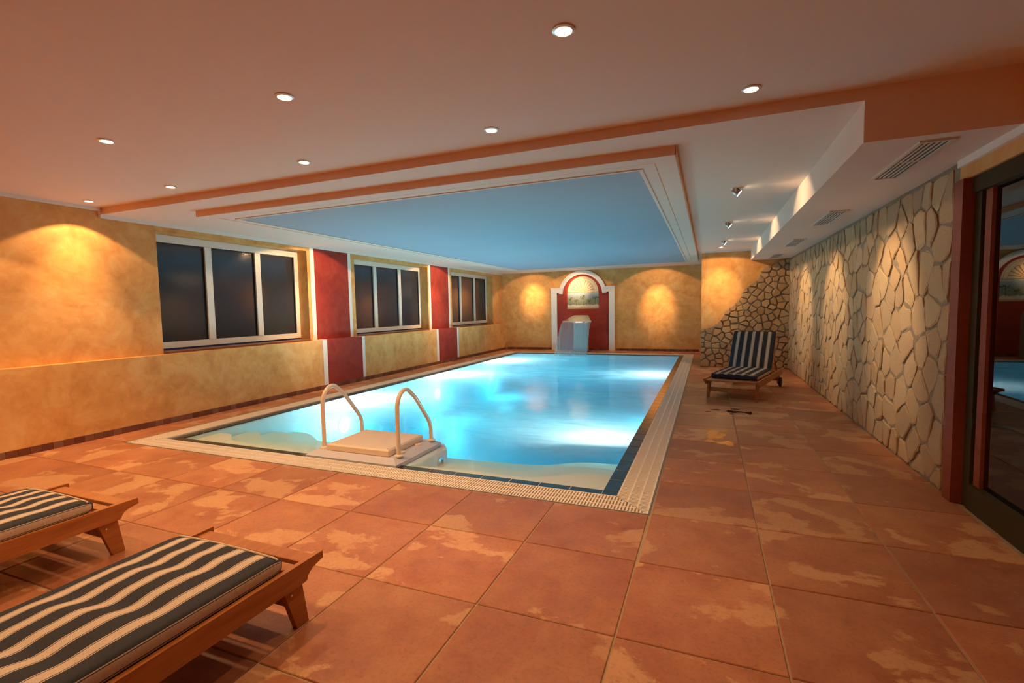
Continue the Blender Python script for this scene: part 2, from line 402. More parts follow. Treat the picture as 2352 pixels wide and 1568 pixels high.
def stone_mesh(poly, rng, t, jit, mat, rr=.22):
    """rough flat stone: outline with jagged edges in (a, b), thickness along +c; centred on its own origin"""
    n = len(poly); cx = sum(p[0] for p in poly) / n; cy = sum(p[1] for p in poly) / n
    out = []
    for i in range(n):
        a, b = poly[i], poly[(i + 1) % n]; L = math.hypot(b[0] - a[0], b[1] - a[1])
        if L < .012: continue
        k = max(1, min(3, int(L / .075)))
        r = rr if L > .05 else 0          # rounded corner
        for s in range(k + 1):
            u = r * .5 + (1 - r) * s / k if k else .5
            u = (r / 2 if s == 0 else 1 - r / 2 if s == k else s / k)
            j = jit * rng.uniform(-1, .5)
            nx, ny = (b[1] - a[1]) / L, -(b[0] - a[0]) / L
            x, y = a[0] + (b[0] - a[0]) * u, a[1] + (b[1] - a[1]) * u
            sg = 1 if (x - cx) * nx + (y - cy) * ny > 0 else -1
            out.append((x + nx * j * sg - cx, y + ny * j * sg - cy))
    m = len(out)
    ar = sum(out[k][0] * out[(k + 1) % m][1] - out[(k + 1) % m][0] * out[k][1] for k in range(m))
    if ar < 0: out.reverse()
    sc = max(.5, 1 - .022 / max(.05, math.sqrt(abs(ar) / 2)))
    tx, ty = rng.uniform(-.05, .05), rng.uniform(-.05, .05)
    vs = [(x, y, -.012) for x, y in out] + [(x, y, t * .6 + tx * x + ty * y) for x, y in out] + [(x * sc, y * sc, t + tx * x + ty * y + rng.uniform(-.003, .003)) for x, y in out]
    fs = [(i, (i + 1) % m, m + (i + 1) % m, m + i) for i in range(m)] + [(m + i, m + (i + 1) % m, 2 * m + (i + 1) % m, 2 * m + i) for i in range(m)] + [tuple(range(2 * m, 3 * m))]
    me = bpy.data.meshes.new('stone'); me.from_pydata(vs, [], fs); me.materials.append(M[mat]); me.update()
    return me, cx, cy

# ================================================================== STRUCTURE
# ---- floor: bedding with the pool opening, tiles as pieces
mb = MB()
for (x0, x1, y0, y1) in ((-7.3, XR + .2, YN - .2, Q0), (-7.3, P0, Q0, Q1), (P1, XR + .2, Q0, Q1), (-7.3, XR + .2, Q1, YF + .2)):
    mb.box(x0, x1, y0, y1, -.12, -.006)
floor = struct('floor', mb, 'grout', 'terracotta slate-look tiled floor around the pool', 'floor')
TP, TG = .655, .0045
full = MB().cbox(-TP / 2 + TG, TP / 2 - TG, -TP / 2 + TG, TP / 2 - TG, -.012, 0, .003).mesh('floor_tile', 'tile')
def minus(r, h):
    x0, x1, y0, y1 = r; a0, a1, b0, b1 = h
    if x1 <= a0 or x0 >= a1 or y1 <= b0 or y0 >= b1: return [r]
    out = []
    if x0 < a0: out.append((x0, a0, y0, y1))
    if x1 > a1: out.append((a1, x1, y0, y1))
    if y0 < b0: out.append((max(x0, a0), min(x1, a1), y0, b0))
    if y1 > b1: out.append((max(x0, a0), min(x1, a1), b1, y1))
    return out
for i in range(-11, 4):
    for j in range(-10, 20):
        x0, y0 = P1 + i * TP, 3.285 + j * TP
        r = (max(x0, XL), min(x0 + TP, XR), max(y0, YN), min(y0 + TP, YF))
        if r[1] - r[0] < .03 or r[3] - r[2] < .03: continue
        for q in minus(r, (P0 - .012, P1 + .012, Q0 - .012, Q1 + .012)):
            wq, hq = q[1] - q[0], q[3] - q[2]
            if wq < .03 or hq < .03: continue
            c = ((q[0] + q[1]) / 2, (q[2] + q[3]) / 2, 0)
            if abs(wq - TP) < .001 and abs(hq - TP) < .001: me = full
            else: me = MB().cbox(-wq / 2 + TG, wq / 2 - TG, -hq / 2 + TG, hq / 2 - TG, -.012, 0, .003).mesh('floor_tile', 'tile')
            link('floor_tile', me, floor, c)

# ---- left wall: upper wall with three window openings, ledge wall below
WIN = [(4.13, 6.66), (7.90, 10.65), (11.88, 14.64)]
WZ0, WZ1 = ZL, 2.485
WD = .30
mb = MB(); ys = [YN - .2] + [v for a in WIN for v in a] + [YF + .2]
for a, b in zip(ys[0::2], ys[1::2]): mb.box(XU - WD, XU, a, b, ZL - .01, C0 + .2)
for a, b in WIN: mb.box(XU - WD, XU, a, b, WZ1, C0 + .2)
wall_left = struct('wall_left', mb, 'plaster_yellow', 'ochre sponge-painted plaster wall with three recessed windows', 'wall')
part(wall_left, 'ledge_wall', MB().box(XU - WD, XL, YN - .2, YF + .2, -.1, ZL), 'plaster_yellow')
for (r0, r1, w0, w1) in ((6.82, 7.71, 6.725, 7.79), (10.775, 11.69, 10.69, 11.78)):
    part(wall_left, 'red_panel', MB().box(XU - .01, XU + .004, r0, r1, ZL, C1), 'plaster_red', label='deep red painted wall panel')
    part(wall_left, 'red_panel', MB().box(XL - .16, XL + .004, r0 + .08, r1 + .16, -.0, ZL + .004), 'plaster_red', label='deep red painted wall panel')
    for a, b, da, db in ((w0, r0, .07, .08), (r1, w1, .16, .16)):
        part(wall_left, 'white_strip', MB().box(XU - .01, XU + .007, a, b, ZL, C1), 'white_paint', label='white painted border strip')
        part(wall_left, 'white_strip', MB().box(XL - .16, XL + .007, a + da, b + db, 0, ZL + .006), 'white_paint', label='white painted border strip')
struct('trim_1', MB().box(XU - .01, XU + .03, YN, YB - .01, C0 - .035, C0).box(XU - .01, XU + .03, YB - .012, YF, C1 - .04, C1).box(XU - .01, XU + .012, YB - .02, YB + .01, C1 - .04, C0), 'white_paint', 'slim white cornice along the top of window wall', 'cornice')

# ---- windows
WLAB = ['large white-framed window with three dark panes, nearest on the ochre wall', 'white-framed three-pane window between the two red wall panels', 'smallest-looking white-framed window beside the far corner']
for k, (a, b) in enumerate(WIN):
    xf = XU - .235; fwid = .085
    wn = struct_empty('window_%d' % (k + 1), WLAB[k], 'window', (xf, a, WZ0))
    zb, zt = WZ0 + .055, WZ1 - .02
    fm = MB()
    fm.box(xf - .05, xf + .02, a + .001, b - .001, zt - fwid, zt + .015).box(xf - .05, xf + .02, a + .001, b - .001, zb, zb + fwid).box(xf - .05, xf + .02, a + .001, a + fwid, zb + fwid, zt - fwid).box(xf - .05, xf + .02, b - fwid, b - .001, zb + fwid, zt - fwid)
    part(wn, 'frame', fm, 'window_frame_white')
    wdt = (b - a); mu = [a + wdt * .335, a + wdt * .668]
    for y in mu: part(wn, 'mullion', MB().cbox(xf - .05, xf + .028, y - .05, y + .05, zb + fwid, zt - fwid, .004), 'window_frame_white')
    ed = [(a + fwid, mu[0] - .05), (mu[0] + .05, mu[1] - .05), (mu[1] + .05, b - fwid)]
    for (c, d) in ed:
        pn = part(wn, 'pane', MB().box(xf - .03, xf - .012, c, d, zb + fwid, zt - fwid), 'night_glass', label='dark textured glass pane')
        g = MB(); z0, z1 = zb + fwid, zt - fwid
        g.box(xf - .012, xf + .004, c, c + .012, z0, z1).box(xf - .012, xf + .004, d - .012, d, z0, z1).box(xf - .012, xf + .004, c, d, z1 - .012, z1).box(xf - .012, xf + .004, c, d, z0, z0 + .008)
        part(pn, 'gasket', g, 'dark_rubber')
    part(wn, 'sill', MB().cbox(xf - .05, XU + .02, a + .002, b - .002, WZ0 - .002, WZ0 + .03, .006), 'sill_brown', label='dark brown tiled sill')

# ---- far wall
struct('wall_far', MB().box(XU - .3, XR + .2, YF, YF + .25, -.1, C0 + .2), 'plaster_yellow', 'ochre plaster wall at the far end behind the pool', 'wall')
struct('wall_near', MB().box(XU - .3, XR + .2, YN - .25, YN, -.1, C0 + .2), 'plaster_yellow', 'plain ochre plaster wall behind the viewpoint', 'wall')

# ---- skirting tiles
def skirting(name, label, xy0, xy1, axis, fixed, sgn, skip=()):
    e = struct_empty(name, label, 'skirting')
    pitch = .094; n = int((xy1 - xy0) / pitch)
    if axis == 1:
        me = MB().box(0, .012 * sgn, -pitch / 2 + .0015, pitch / 2 - .0015, 0, .072).mesh('skirting_tile', 'skirt')
    else:
        me = MB().box(-pitch / 2 + .0015, pitch / 2 - .0015, 0, .012 * sgn, 0, .072).mesh('skirting_tile', 'skirt')
    for k in range(n):
        c = xy0 + (k + .5) * pitch
        if any(a < c < b for a, b in skip): continue
        link('skirting_tile', me, e, (fixed, c, 0) if axis == 1 else (c, fixed, 0))
skirting('baseboard_left', 'mottled brown tile skirting along the foot of window wall', .4, YF - .02, 1, XL, 1)
skirting('baseboard_far', 'mottled brown tile skirting along the foot of far wall', XL + .02, XC - .02, 0, YF, -1, [(-4.87, -4.57), (-2.95, -2.69)])

# ---- pillar wall at the far corner: plaster, with a stepped field of stones
wall_pillar = struct('wall_pillar', MB().box(XC, XR + .2, YC, YF + .1, -.1, C1 + .1), 'plaster_yellow', 'ochre plaster corner wall with ragged stone facing below', 'wall')
rng = random.Random(11)
reg = [(-.145, 0), (1.6, 0), (1.6, 2.34), (1.28, 2.27), (1.03, 2.08), (.947, 1.9), (.753, 1.76), (.566, 1.43), (.375, 1.27), (.2, .98), (-.145, .85)]
part(wall_pillar, 'mortar_bed', MB().prism([(x, z) for x, z in [(-.145, 0), (1.6, 0), (1.6, 2.32), (1.30, 2.24), (1.05, 2.05), (.965, 1.87), (.77, 1.73), (.58, 1.40), (.39, 1.24), (.215, .95), (-.145, .82)]], 1, YC - .03, YC + .01), 'mortar')
for cell in voronoi(scatter(reg, .235, .85, rng, sizes=(.5, .85, 1.3)), reg, .008):
    me, cx, cz = stone_mesh(cell, rng, rng.uniform(.014, .045), .011, 'brown_stone', .10)
    o = link('stone', me, wall_pillar, (cx, YC - .03, cz)); o.rotation_euler = (PI / 2, 0, 0)

# ---- right wall: stone facing, then the glazed door
wall_right = struct('wall_right', MB().box(XR, XR + .25, YE, YC + .1, -.1, C3 + .1), 'mortar', 'long wall faced with cream polygonal limestone slabs', 'wall')
rng = random.Random(5)
reg = [(YE + .09, .01), (YC - .02, .01), (YC - .02, C3 - .03), (YE + .09, C3 - .03)]
for cell in voronoi(scatter(reg, .25, 1.38, rng), reg, .0075):
    cell = [(-a, b) for a, b in cell]
    me, cy, cz = stone_mesh(cell, rng, rng.uniform(.006, .014), .014, 'limestone')
    o = link('stone', me, wall_right, (XR, -cy, cz)); o.rotation_euler = (PI / 2, 0, -PI / 2)

struct('wall_door', MB().box(XR - .005, XR + .25, YN - .2, YE, 2.205, C3 + .3), 'plaster_yellow', 'ochre plaster band over the glazed timber door', 'wall')
struct('trim_2', MB().box(XR - .03, XR, YN, YE - .02, C3 - .05, C3), 'white_paint', 'white cornice above the glazed door', 'cornice')
door = struct_empty('door_1', 'glazed sliding door in dark timber frame beside the stone wall', 'door', (XR, 4.2, 0))
part(door, 'jamb', MB().cbox(XR - .035, XR + .12, 4.165, YE - .004, 0, 2.205, .004), 'door_timber', label='red-brown timber jamb')
part(door, 'track_post', MB().box(XR + .03, XR + .12, 4.075, 4.165, 0, 2.205), 'door_metal')
part(door, 'header', MB().box(XR + .015, XR + .12, YN, 4.165, 2.10, 2.205), 'door_metal', label='dark olive metal header')
part(door, 'bottom_rail', MB().box(XR + .02, XR + .12, YN, 4.08, 0, .17), 'door_metal', label='dark olive metal bottom rail')
for k, (a, b) in enumerate(((2.15, 4.06), (.2, 2.15), (-1.75, .2))):
    part(door, 'stile', MB().box(XR + .045, XR + .095, b - .075, b, .17, 2.10), 'door_timber')
    part(door, 'stile', MB().box(XR + .045, XR + .095, a, a + .075, .17, 2.10), 'door_timber')
    part(door, 'glass_pane', MB().box(XR + .066, XR + .072, a + .075, b - .075, .17, 2.10), 'door_glass')
terr = struct('terrace_floor', MB().box(XR + .26, 6.0, YN, 9.0, -.2, -.06), 'night_soil', 'dark terrace paved with irregular flagstones outside the glass door', 'terrace')
rng = random.Random(3); reg = [(XR + .3, 2.6), (4.4, 2.6), (4.4, 8.4), (XR + .3, 8.4)]
for cell in voronoi(scatter(reg, .42, 1.3, rng), reg, .03):
    me, cx, cy = stone_mesh(cell, rng, .03, .012, 'night_stone'); link('flagstone', me, terr, (cx, cy, -.06))

# ---- ceiling: main slab, dropped soffit with peach fascia, bulkhead, hanging blue panel
ceiling = struct('ceiling', MB().box(XU - .3, XR + .3, YN - .2, YB, C0, C0 + .15), 'ceiling_paint', 'pale painted ceiling with recessed downlights and dropped soffits', 'ceiling')
part(ceiling, 'soffit', MB().box(XU - .3, XR + .3, YB + .004, YF + .2, C1, C0 + .15), 'ceiling_paint')
part(ceiling, 'fascia', MB().box(XU - .3, XB, YB, YB + .006, C1 - .0005, C0 + .1), 'peach_paint', label='peach painted step in the ceiling')
bulk = part(ceiling, 'bulkhead', MB().box(XB, XR + .02, YB + .004, YC + .01, C3, C1 + .01), 'ceiling_paint', label='pale boxed bulkhead above the stone wall')
part(bulk, 'bulkhead_face', MB().box(XB, XR + .3, YB, YB + .006, C3 - .0005, C0 + .1), 'peach_paint', label='peach painted end of the bulkhead')
part(ceiling, 'door_soffit', MB().box(XR, XR + .3, YB + .004, YE, C3, C0 + .1), 'ceiling_paint')
pan = part(ceiling, 'hanging_panel', MB().box(A0, A1, B0, B1, C2 + .012, C1 + .005), 'white_paint', label='shallow box panel hanging above the pool')
part(pan, 'panel_fascia', MB().box(A0 - .004, A1 + .004, B0 - .005, B0, C2 + .006, C1).box(A1, A1 + .005, B0 - .005, B1, C2 + .006, C1).box(A0 - .005, A0, B0 - .005, B1, C2 + .006, C1), 'peach_paint', label='peach painted rim of hanging panel')
def frame_strip(i0, i1, z0, z1):
    m = MB()
    m.box(A0 + i0, A1 - i0, B0 + i0, B0 + i1, z0, z1).box(A0 + i0, A1 - i0, B1 - i1, B1 - i0, z0, z1)
    m.box(A0 + i0, A0 + i1, B0 + i1, B1 - i1, z0, z1).box(A1 - i1, A1 - i0, B0 + i1, B1 - i1, z0, z1); return m
part(pan, 'moulding', frame_strip(0, .15, C2 + .002, C2 + .0125), 'ceiling_paint')
part(pan, 'moulding', frame_strip(.165, .27, C2 + .005, C2 + .0125), 'ceiling_paint')
part(pan, 'moulding', frame_strip(.15, .165, C2 + .010, C2 + .0125), 'peach_paint')
part(pan, 'moulding', frame_strip(.27, .30, C2 - .004, C2 + .0125), 'ceiling_paint')
part(pan, 'blue_field', MB().box(A0 + .30, A1 - .30, B0 + .30, B1 - .30, C2 + .006, C2 + .0125), 'blue_paint', label='sky-blue painted field of hanging panel')
struct('trim_3', MB().box(XC, XB, YC - .03, YC, C1 - .035, C1), 'white_paint', 'white cornice strip over the far corner wall', 'cornice')

# ================================================================== POOL
pool = thing('swimming_pool', ((WX0 + WX1) / 2, (WY0 + WY1) / 2, 0), 'rectangular indoor swimming pool with turquoise basin, curved steps and dark tile rim', 'pool')
FL = -1.05
mb = MB()
mb.box(WX0 - .2, WX1 + .2, WY0 - .2, WY1 + .2, FL - .2, FL)
mb.box(WX0 - .2, WX0, WY0 - .2, WY1 + .2, FL, -.05).box(WX1, WX1 + .2, WY0 - .2, WY1 + .2, FL, -.05)
mb.box(WX0, WX1, WY0 - .2, WY0, FL, -.05).box(WX0, WX1, WY1, WY1 + .2, FL, -.05)
part(pool, 'basin', mb, 'liner_blue')
# rim bed and rim tiles
mb = MB(); o = .003
for (x0, x1, y0, y1) in ((WX0 - TW, WX1 + TW, WY0 - TW, WY0), (WX0 - TW, WX1 + TW, WY1, WY1 + TW), (WX0 - TW, WX0, WY0, WY1), (WX1, WX1 + TW, WY0, WY1)):
    mb.box(x0 + o, x1 - o, y0 + o, y1 - o, -.06, -.0215)
part(pool, 'rim_bed', mb, 'white_grout')
def rim(a0, a1, horizontal, c0, c1):
    n = round((a1 - a0) / .25); p = (a1 - a0) / n; g = .003
    if horizontal: me = MB().cbox(-p / 2 + g, p / 2 - g, -TW / 2, TW / 2, -.01, .004, .003).mesh('rim_tile', 'edge_tile')
    else: me = MB().cbox(-TW / 2, TW / 2, -p / 2 + g, p / 2 - g, -.01, .004, .003).mesh('rim_tile', 'edge_tile')
    for k in range(n):
        a = a0 + (k + .5) * p; c = (c0 + c1) / 2
        loc = (a, c, -.022) if horizontal else (c, a, -.022)
        link('rim_tile', me, pool, (loc[0] - pool.location[0], loc[1] - pool.location[1], loc[2]))
rim(WX0, WX1, True, WY0 - TW, WY0); rim(WX0, WX1, True, WY1, WY1 + TW)
rim(WY0, WY1, False, WX0 - TW, WX0); rim(WY0, WY1, False, WX1, WX1 + TW)
for (cx, sx) in ((WX0, -1), (WX1, 1)):
    for (cy, sy) in ((WY0, -1), (WY1, 1)):
        for tri in ([(0, 0), (sx * TW, 0), (sx * TW, sy * TW)], [(0, 0), (0, sy * TW), (sx * TW, sy * TW)]):
            gx, gy = sum(p[0] for p in tri) / 3, sum(p[1] for p in tri) / 3
            q = [(cx + gx + (p[0] - gx) * .94, cy + gy + (p[1] - gy) * .94) for p in tri]
            part(pool, 'rim_tile', MB().prism(q, 2, -.032, -.018), 'edge_tile')
# submerged steps: wavy-edged treads along the near side, spiralling into the near corner
def smooth(pts, n=3):
    for _ in range(n):
        q = [pts[0]]
        for a, b in zip(pts, pts[1:]):
            q += [(a[0] * .75 + b[0] * .25, a[1] * .75 + b[1] * .25), (a[0] * .25 + b[0] * .75, a[1] * .25 + b[1] * .75)]
        pts = q + [pts[-1]]
    return pts
STEP = [
 (-.075, [(WX0, 4.12), (-5.50, 4.12), (-5.42, 4.12), (-5.30, 4.02), (-5.14, 3.90), (-5.0, 3.89), (-4.7, 3.88), (-4.3, 3.87), (-3.9, 3.86), (-2.4, 3.82), (-2.0, 3.88), (-1.52, 3.85), (-1.36, 3.90), (-1.19, 4.03), (-1.05, 4.12), (-.9, 4.15), (WX1, 4.15)]),
 (-.16, [(WX0, 4.50), (-5.5, 4.55), (-5.38, 4.50), (-5.20, 4.33), (-5.06, 4.25), (-4.78, 4.24), (-4.2, 4.22), (-2.6, 4.22), (-2.4, 4.25), (-2.05, 4.24), (-1.61, 4.25), (-1.42, 4.40), (-1.22, 4.54), (-1.0, 4.56), (WX1, 4.56)]),
 (-.25, [(WX0, 4.90), (-5.45, 4.93), (-5.25, 4.85), (-5.05, 4.66), (-4.9, 4.60), (-4.5, 4.58), (-2.6, 4.62), (-2.1, 4.66), (-1.6, 4.70), (-1.4, 4.85), (-1.2, 4.97), (WX1, 5.0)]),
 (-.34, [(WX0, 5.25), (-5.35, 5.26), (-5.10, 5.12), (-4.95, 5.0), (-4.8, 4.97), (-4.3, 4.96), (-3.7, 4.97)]),
]
for k, (z, e) in enumerate(STEP):
    e = smooth(e); poly = [(WX0 - .01, WY0 - .01)] + [(WX0 - .01, e[0][1])] + e + [(e[-1][0] + (.01 if k < 3 else 0), e[-1][1]), ((WX1 + .01) if k < 3 else e[-1][0], WY0 - .01)]
    part(pool, 'step', MB().prism(poly, 2, (FL - .01 if k == 3 or k == 2 else STEP[k + 1][0] - .02), z), 'step_cream', label='cream submerged step with curled edge')
# underwater lamps on the long wall below the windows, and small fittings
for y in (6.3, 9.3, 12.2):
    lp = part(pool, 'underwater_lamp', MB().lathe([(.14, 0), (.138, .008), (.115, .010)], (WX0, y, -.48), 24, 0), 'white_paint', True)
    part(lp, 'lamp_lens', MB().lathe([(.115, .010), (.06, .016)], (WX0, y, -.48), 24, 0), 'pool_lamp_glow', True)
    ld = bpy.data.lights.new('underwater_lamp_light', 'POINT'); ld.shadow_soft_size = .16; ld.energy = P_POOL; ld.color = POOLC
    lo = link('underwater_lamp_light', ld, lp, (WX0 + .42 - pool.location[0], y - pool.location[1], -.48))

for y in (5.1, 10.4):  # extra unseen lamps, added to brighten the water on the walkway side
    lp = part(pool, 'underwater_lamp', MB().lathe([(.14, 0), (.138, -.008), (.115, -.010)], (WX1, y, -.48), 24, 0), 'white_paint', True)
    part(lp, 'lamp_lens', MB().lathe([(.115, -.010), (.06, -.016)], (WX1, y, -.48), 24, 0), 'pool_lamp_glow', True)
    ld = bpy.data.lights.new('underwater_lamp_light', 'POINT'); ld.shadow_soft_size = .11; ld.energy = P_POOL * .4; ld.color = POOLC
    lo = link('underwater_lamp_light', ld, lp, (WX1 - .30 - pool.location[0], y - pool.location[1], -.55))

# water body
mb = MB().box(WX0 - .006, WX1 + .006, WY0 - .006, WY1 + .006, FL - .05, WATER)
single('pool_water', mb, 'water', 'clear turquoise pool water with milky swirls from the jets and painted lamp glow', 'water', kind='stuff', loc=(0, 0, 0))

# overflow grates, one per side, mitred at the corners
def grate(label, a0, a1, c_out, c_in, horiz):
    """runs from a0 to a1 along the side; c_out is the deck edge, c_in the rim edge"""
    cm = (c_out + c_in) / 2
    base = ((a0 + a1) / 2, cm, -.02) if horiz else (cm, (a0 + a1) / 2, -.02)
    g = thing('overflow_grate', base, label, 'grate', 'cream overflow grates around the pool')
    s = 1 if c_in > c_out else -1
    W = abs(c_in - c_out)
    bars, ribs, gut, edge = MB(), MB(), MB(), MB()
    def bx(m, u0, u1, v0, v1, z0, z1):
        v0, v1 = sorted((c_out + s * v0, c_out + s * v1))
        if horiz: m.box(u0, u1, v0, v1, z0, z1)
        else: m.box(v0, v1, u0, u1, z0, z1)
    n = int((a1 - a0) / .0235)
    rows = ((.022, .086), (.098, .166), (.178, W - .02))
    for k in range(n):
        u = a0 + (k + .5) * .0235
        for (v0, v1) in rows:
            lim = min(u - a0, a1 - u)
            w1 = min(v1, lim)
            if w1 - v0 > .01: bx(bars, u - .0062, u + .0062, v0, w1, -.03, -.004)
    for (v0, v1) in ((.01, .022), (.086, .098), (.166, .178), (W - .02, W - .008)):
        bx(ribs, a0 + v0, a1 - v0, v0, v1, -.03, -.004)
    bx(gut, a0 + W, a1 - W, 0, W - .004, -.13, -.09)
    bx(edge, a0, a1, .0, .006, -.05, .001)
    part(g, 'grate_bars', bars, 'grate_cream', kind='stuff'); part(g, 'cross_ribs', ribs, 'grate_cream'); part(g, 'gutter', gut, 'gutter_dark'); part(g, 'edge_strip', edge, 'steel_edge', label='thin steel edge strip')
grate('cream slotted overflow grate along the near edge of pool', P0, P1, Q0, Q0 + GW, True)
grate('cream overflow grate along the pool edge beside the bare walkway', Q0, Q1, P1, P1 - GW, False)
grate('cream overflow grate along the pool edge below the windows', Q0, Q1, P0, P0 + GW, False)
grate('cream overflow grate along the far pool edge by the waterfall', P0, P1, Q1, Q1 - GW, True)

# ---- jet unit with lid and handrails
ju = thing('swim_jet_unit', (-3.10, 3.95, 0), 'grey swim jet unit with beige square lid and two arched handrails', 'jet unit')
bx0, bx1, by0, by1 = -3.66, -2.60, 3.555, 4.36
m = MB(); q0 = [(bx0, by0), (bx1, by0), (bx1, by1), (bx0, by1)]; ins = .075
q1 = [(bx0 + ins, by0 + ins), (bx1 - ins, by0 + ins), (bx1 - ins, by1 - ins), (bx0 + ins, by1 - ins)]
m.add([(x, y, -.03) for x, y in q0] + [(x, y, .004) for x, y in q0] + [(x, y, .046) for x, y in q1], [(3, 2, 1, 0)] + [(i, (i + 1) % 4, 4 + (i + 1) % 4, 4 + i) for i in range(4)] + [(4 + i, 4 + (i + 1) % 4, 8 + (i + 1) % 4, 8 + i) for i in range(4)] + [(8, 9, 10, 11)])
part(ju, 'base', m, 'grey_plastic')
body = part(ju, 'jet_housing', MB().prism([(-3.6, WY0 + .01), (-2.56, WY0 + .01), (-2.50, 3.85), (-2.50, 4.30), (-2.62, 4.45), (-3.55, 4.45), (-3.6, 4.4)], 2, -.85, -.036), 'housing_blue')
part(body, 'nozzle', MB().lathe([(.06, 0), (.06, .012), (.03, .02), (.028, .004)], (-2.50, 4.16, -.14), 18, 0), 'steel', True)
lid = part(ju, 'lid', MB().cbox(-3.465, -2.735, 3.635, 4.225, .050, .112, .014), 'beige_plastic', label='beige square lid')
for (x, y) in ((-3.43, 3.67), (-2.77, 3.67), (-3.43, 4.19), (-2.77, 4.19)):
    part(lid, 'screw', MB().lathe([(.008, .111), (.006, .1145)], (x, y, 0), 8), 'steel')
for y in (3.80, 4.07): part(ju, 'push_button', MB().lathe([(.030, .045), (.030, .056), (.022, .060)], (-2.70, y, 0), 16), 'beige_plastic', True)
def arc_path(x):
    pts = [(x, 3.70, .04), (x, 3.70, .30), (x, 3.70, .47)]
    for k in range(1, 10):
        a = PI - k * (PI * .80) / 10; pts.append((x, 3.835 + .135 * math.cos(a), .475 + .175 * math.sin(a)))
    pts += [(x, 4.00, .548), (x, 4.06, .48), (x, 4.18, .335), (x, 4.225, .28), (x, 4.255, .235), (x, 4.27, .18), (x, 4.272, .10), (x, 4.272, .04)]
    return pts
for x in (-3.555, -2.668):
    r = part(ju, 'handrail', MB().tube(arc_path(x), .0205, 14), 'rail_enamel', True, 'cream enamelled arched handrail')
    for y in (3.70, 4.272): part(r, 'flange', MB().lathe([(.045, .044), (.045, .054), (.026, .062)], (x, y, 0), 18), 'rail_enamel', True)

# ================================================================== WATERFALL, ARCH, MURAL
sp = thing('waterfall_spout', (-3.66, 14.95, 0), 'fan-shaped steel waterfall spout standing at far pool edge below the arch', 'spout')
lipx0, lipx1, bkx0, bkx1 = -4.07, -3.19, -3.93, -3.47
zf, zb_ = .985, 1.145
m = MB()
def wedge(y0, z0, xa, xb, y1, z1, xc, xd, t):
    return ([(xa, y0, z0), (xb, y0, z0), (xd, y1, z1), (xc, y1, z1), (xa, y0, z0 - t), (xb, y0, z0 - t), (xd, y1, z1 - t), (xc, y1, z1 - t)], [(0, 1, 2, 3), (7, 6, 5, 4), (0, 4, 5, 1), (1, 5, 6, 2), (2, 6, 7, 3), (3, 7, 4, 0)])
m.add(*wedge(14.10, zf, lipx0, lipx1, 14.90, zb_, bkx0, bkx1, .03))
part(sp, 'top_plate', m, 'steel', label='bright flat steel top plate')
m = MB()
prof = [(14.90, 1.13), (14.98, 1.08), (15.02, .95), (15.03, .6), (15.03, .0)]
inner = [(14.55, 1.03), (14.72, .98), (14.80, .85), (14.83, .6), (14.83, 0)]
m.prism(prof + inner[::-1], 0, bkx0 + .01, bkx1 - .01)
part(sp, 'column', m, 'brushed_steel', True)
part(sp, 'foot_plate', MB().box(bkx0 - .05, bkx1 + .05, 14.78, 15.10, .0, .012), 'steel')
m = MB(); N, K = 14, 12; rngc = random.Random(2)
for layer in (0, 1):
    vs = []
    for i in range(N + 1):
        t = i / N; y = 14.10 - .36 * math.sqrt(t) * (1 if t > 0 else 0) - .01 + (.02 if layer else 0); z = zf - .018 - (zf - .018 - WATER) * t ** 1.0
        t2 = t; y = 14.09 - .38 * t2 ** .55 + (.02 if layer else 0)
        x0 = lipx0 + .01 - .17 * t ** .7; x1 = lipx1 - .01 - .06 * t
        vs += [(x0 + (x1 - x0) * k / K, y + .006 * math.sin(k * 2.1 + layer), z) for k in range(K + 1)]
    m.add(vs, [(i * (K + 1) + k, i * (K + 1) + k + 1, (i + 1) * (K + 1) + k + 1, (i + 1) * (K + 1) + k) for i in range(N) for k in range(K)])
single('water_curtain', m, 'curtain', 'translucent sheet of water falling from the spout into the pool', 'water', smooth=True)

ax, azc, Ro, Ri = -3.775, 1.80, .785, .655
arch = thing('wall_arch', (ax, YF, 0), 'white moulded arch surround on far wall framing a red niche', 'arch')
def ring(r0, r1, y0, y1, a0=0.0, a1=PI, n=40):
    m = MB(); vs = []; 
    for k in range(n + 1):
        a = a0 + (a1 - a0) * k / n; c, s = math.cos(a), math.sin(a)
        vs += [(ax + r0 * c, y0, azc + r0 * s), (ax + r1 * c, y0, azc + r1 * s), (ax + r1 * c, y1, azc + r1 * s), (ax + r0 * c, y1, azc + r0 * s)]
    fs = [(4 * k + j, 4 * k + (j + 1) % 4, 4 * k + 4 + (j + 1) % 4, 4 * k + 4 + j) for k in range(n) for j in range(4)] + [(0, 1, 2, 3), tuple(4 * n + j for j in (3, 2, 1, 0))]
    return m.add(vs, fs)
e0 = math.asin((1.87 - azc) / Ro)
part(arch, 'arch_ring', ring(Ri, Ro, YF - .07, YF + .002, e0 * .6, PI - e0 * .6), 'white_paint', True)
for (cx0, cx1, jx0, jx1) in ((-4.815, -4.425, -4.815, -4.625), (-3.115, -2.735, -2.915, -2.735)):
    cp = part(arch, 'capital', MB().box(cx0, cx1, YF - .085, YF, 1.88, 2.04), 'white_paint')
    part(cp, 'capital_moulding', MB().box(cx0 - .012, cx1 + .012 if cx0 < -4 else cx1 + .012, YF - .10, YF, 1.975, 2.00).box(cx0 - .016, cx1 + .016, YF - .105, YF, 2.02, 2.05), 'white_paint')
    part(arch, 'jamb', MB().cbox(jx0, jx1, YF - .07, YF, 0, 1.88, .004), 'white_paint')
pts = [(-4.63, .0), (-2.91, 0), (-2.91, 1.90)] + [(ax + (Ri + .01) * math.cos(a), azc + (Ri + .01) * math.sin(a)) for a in [e0 * .6 + (PI - e0 * 1.2) * k / 40 for k in range(41)]] + [(-4.63, 1.90)]
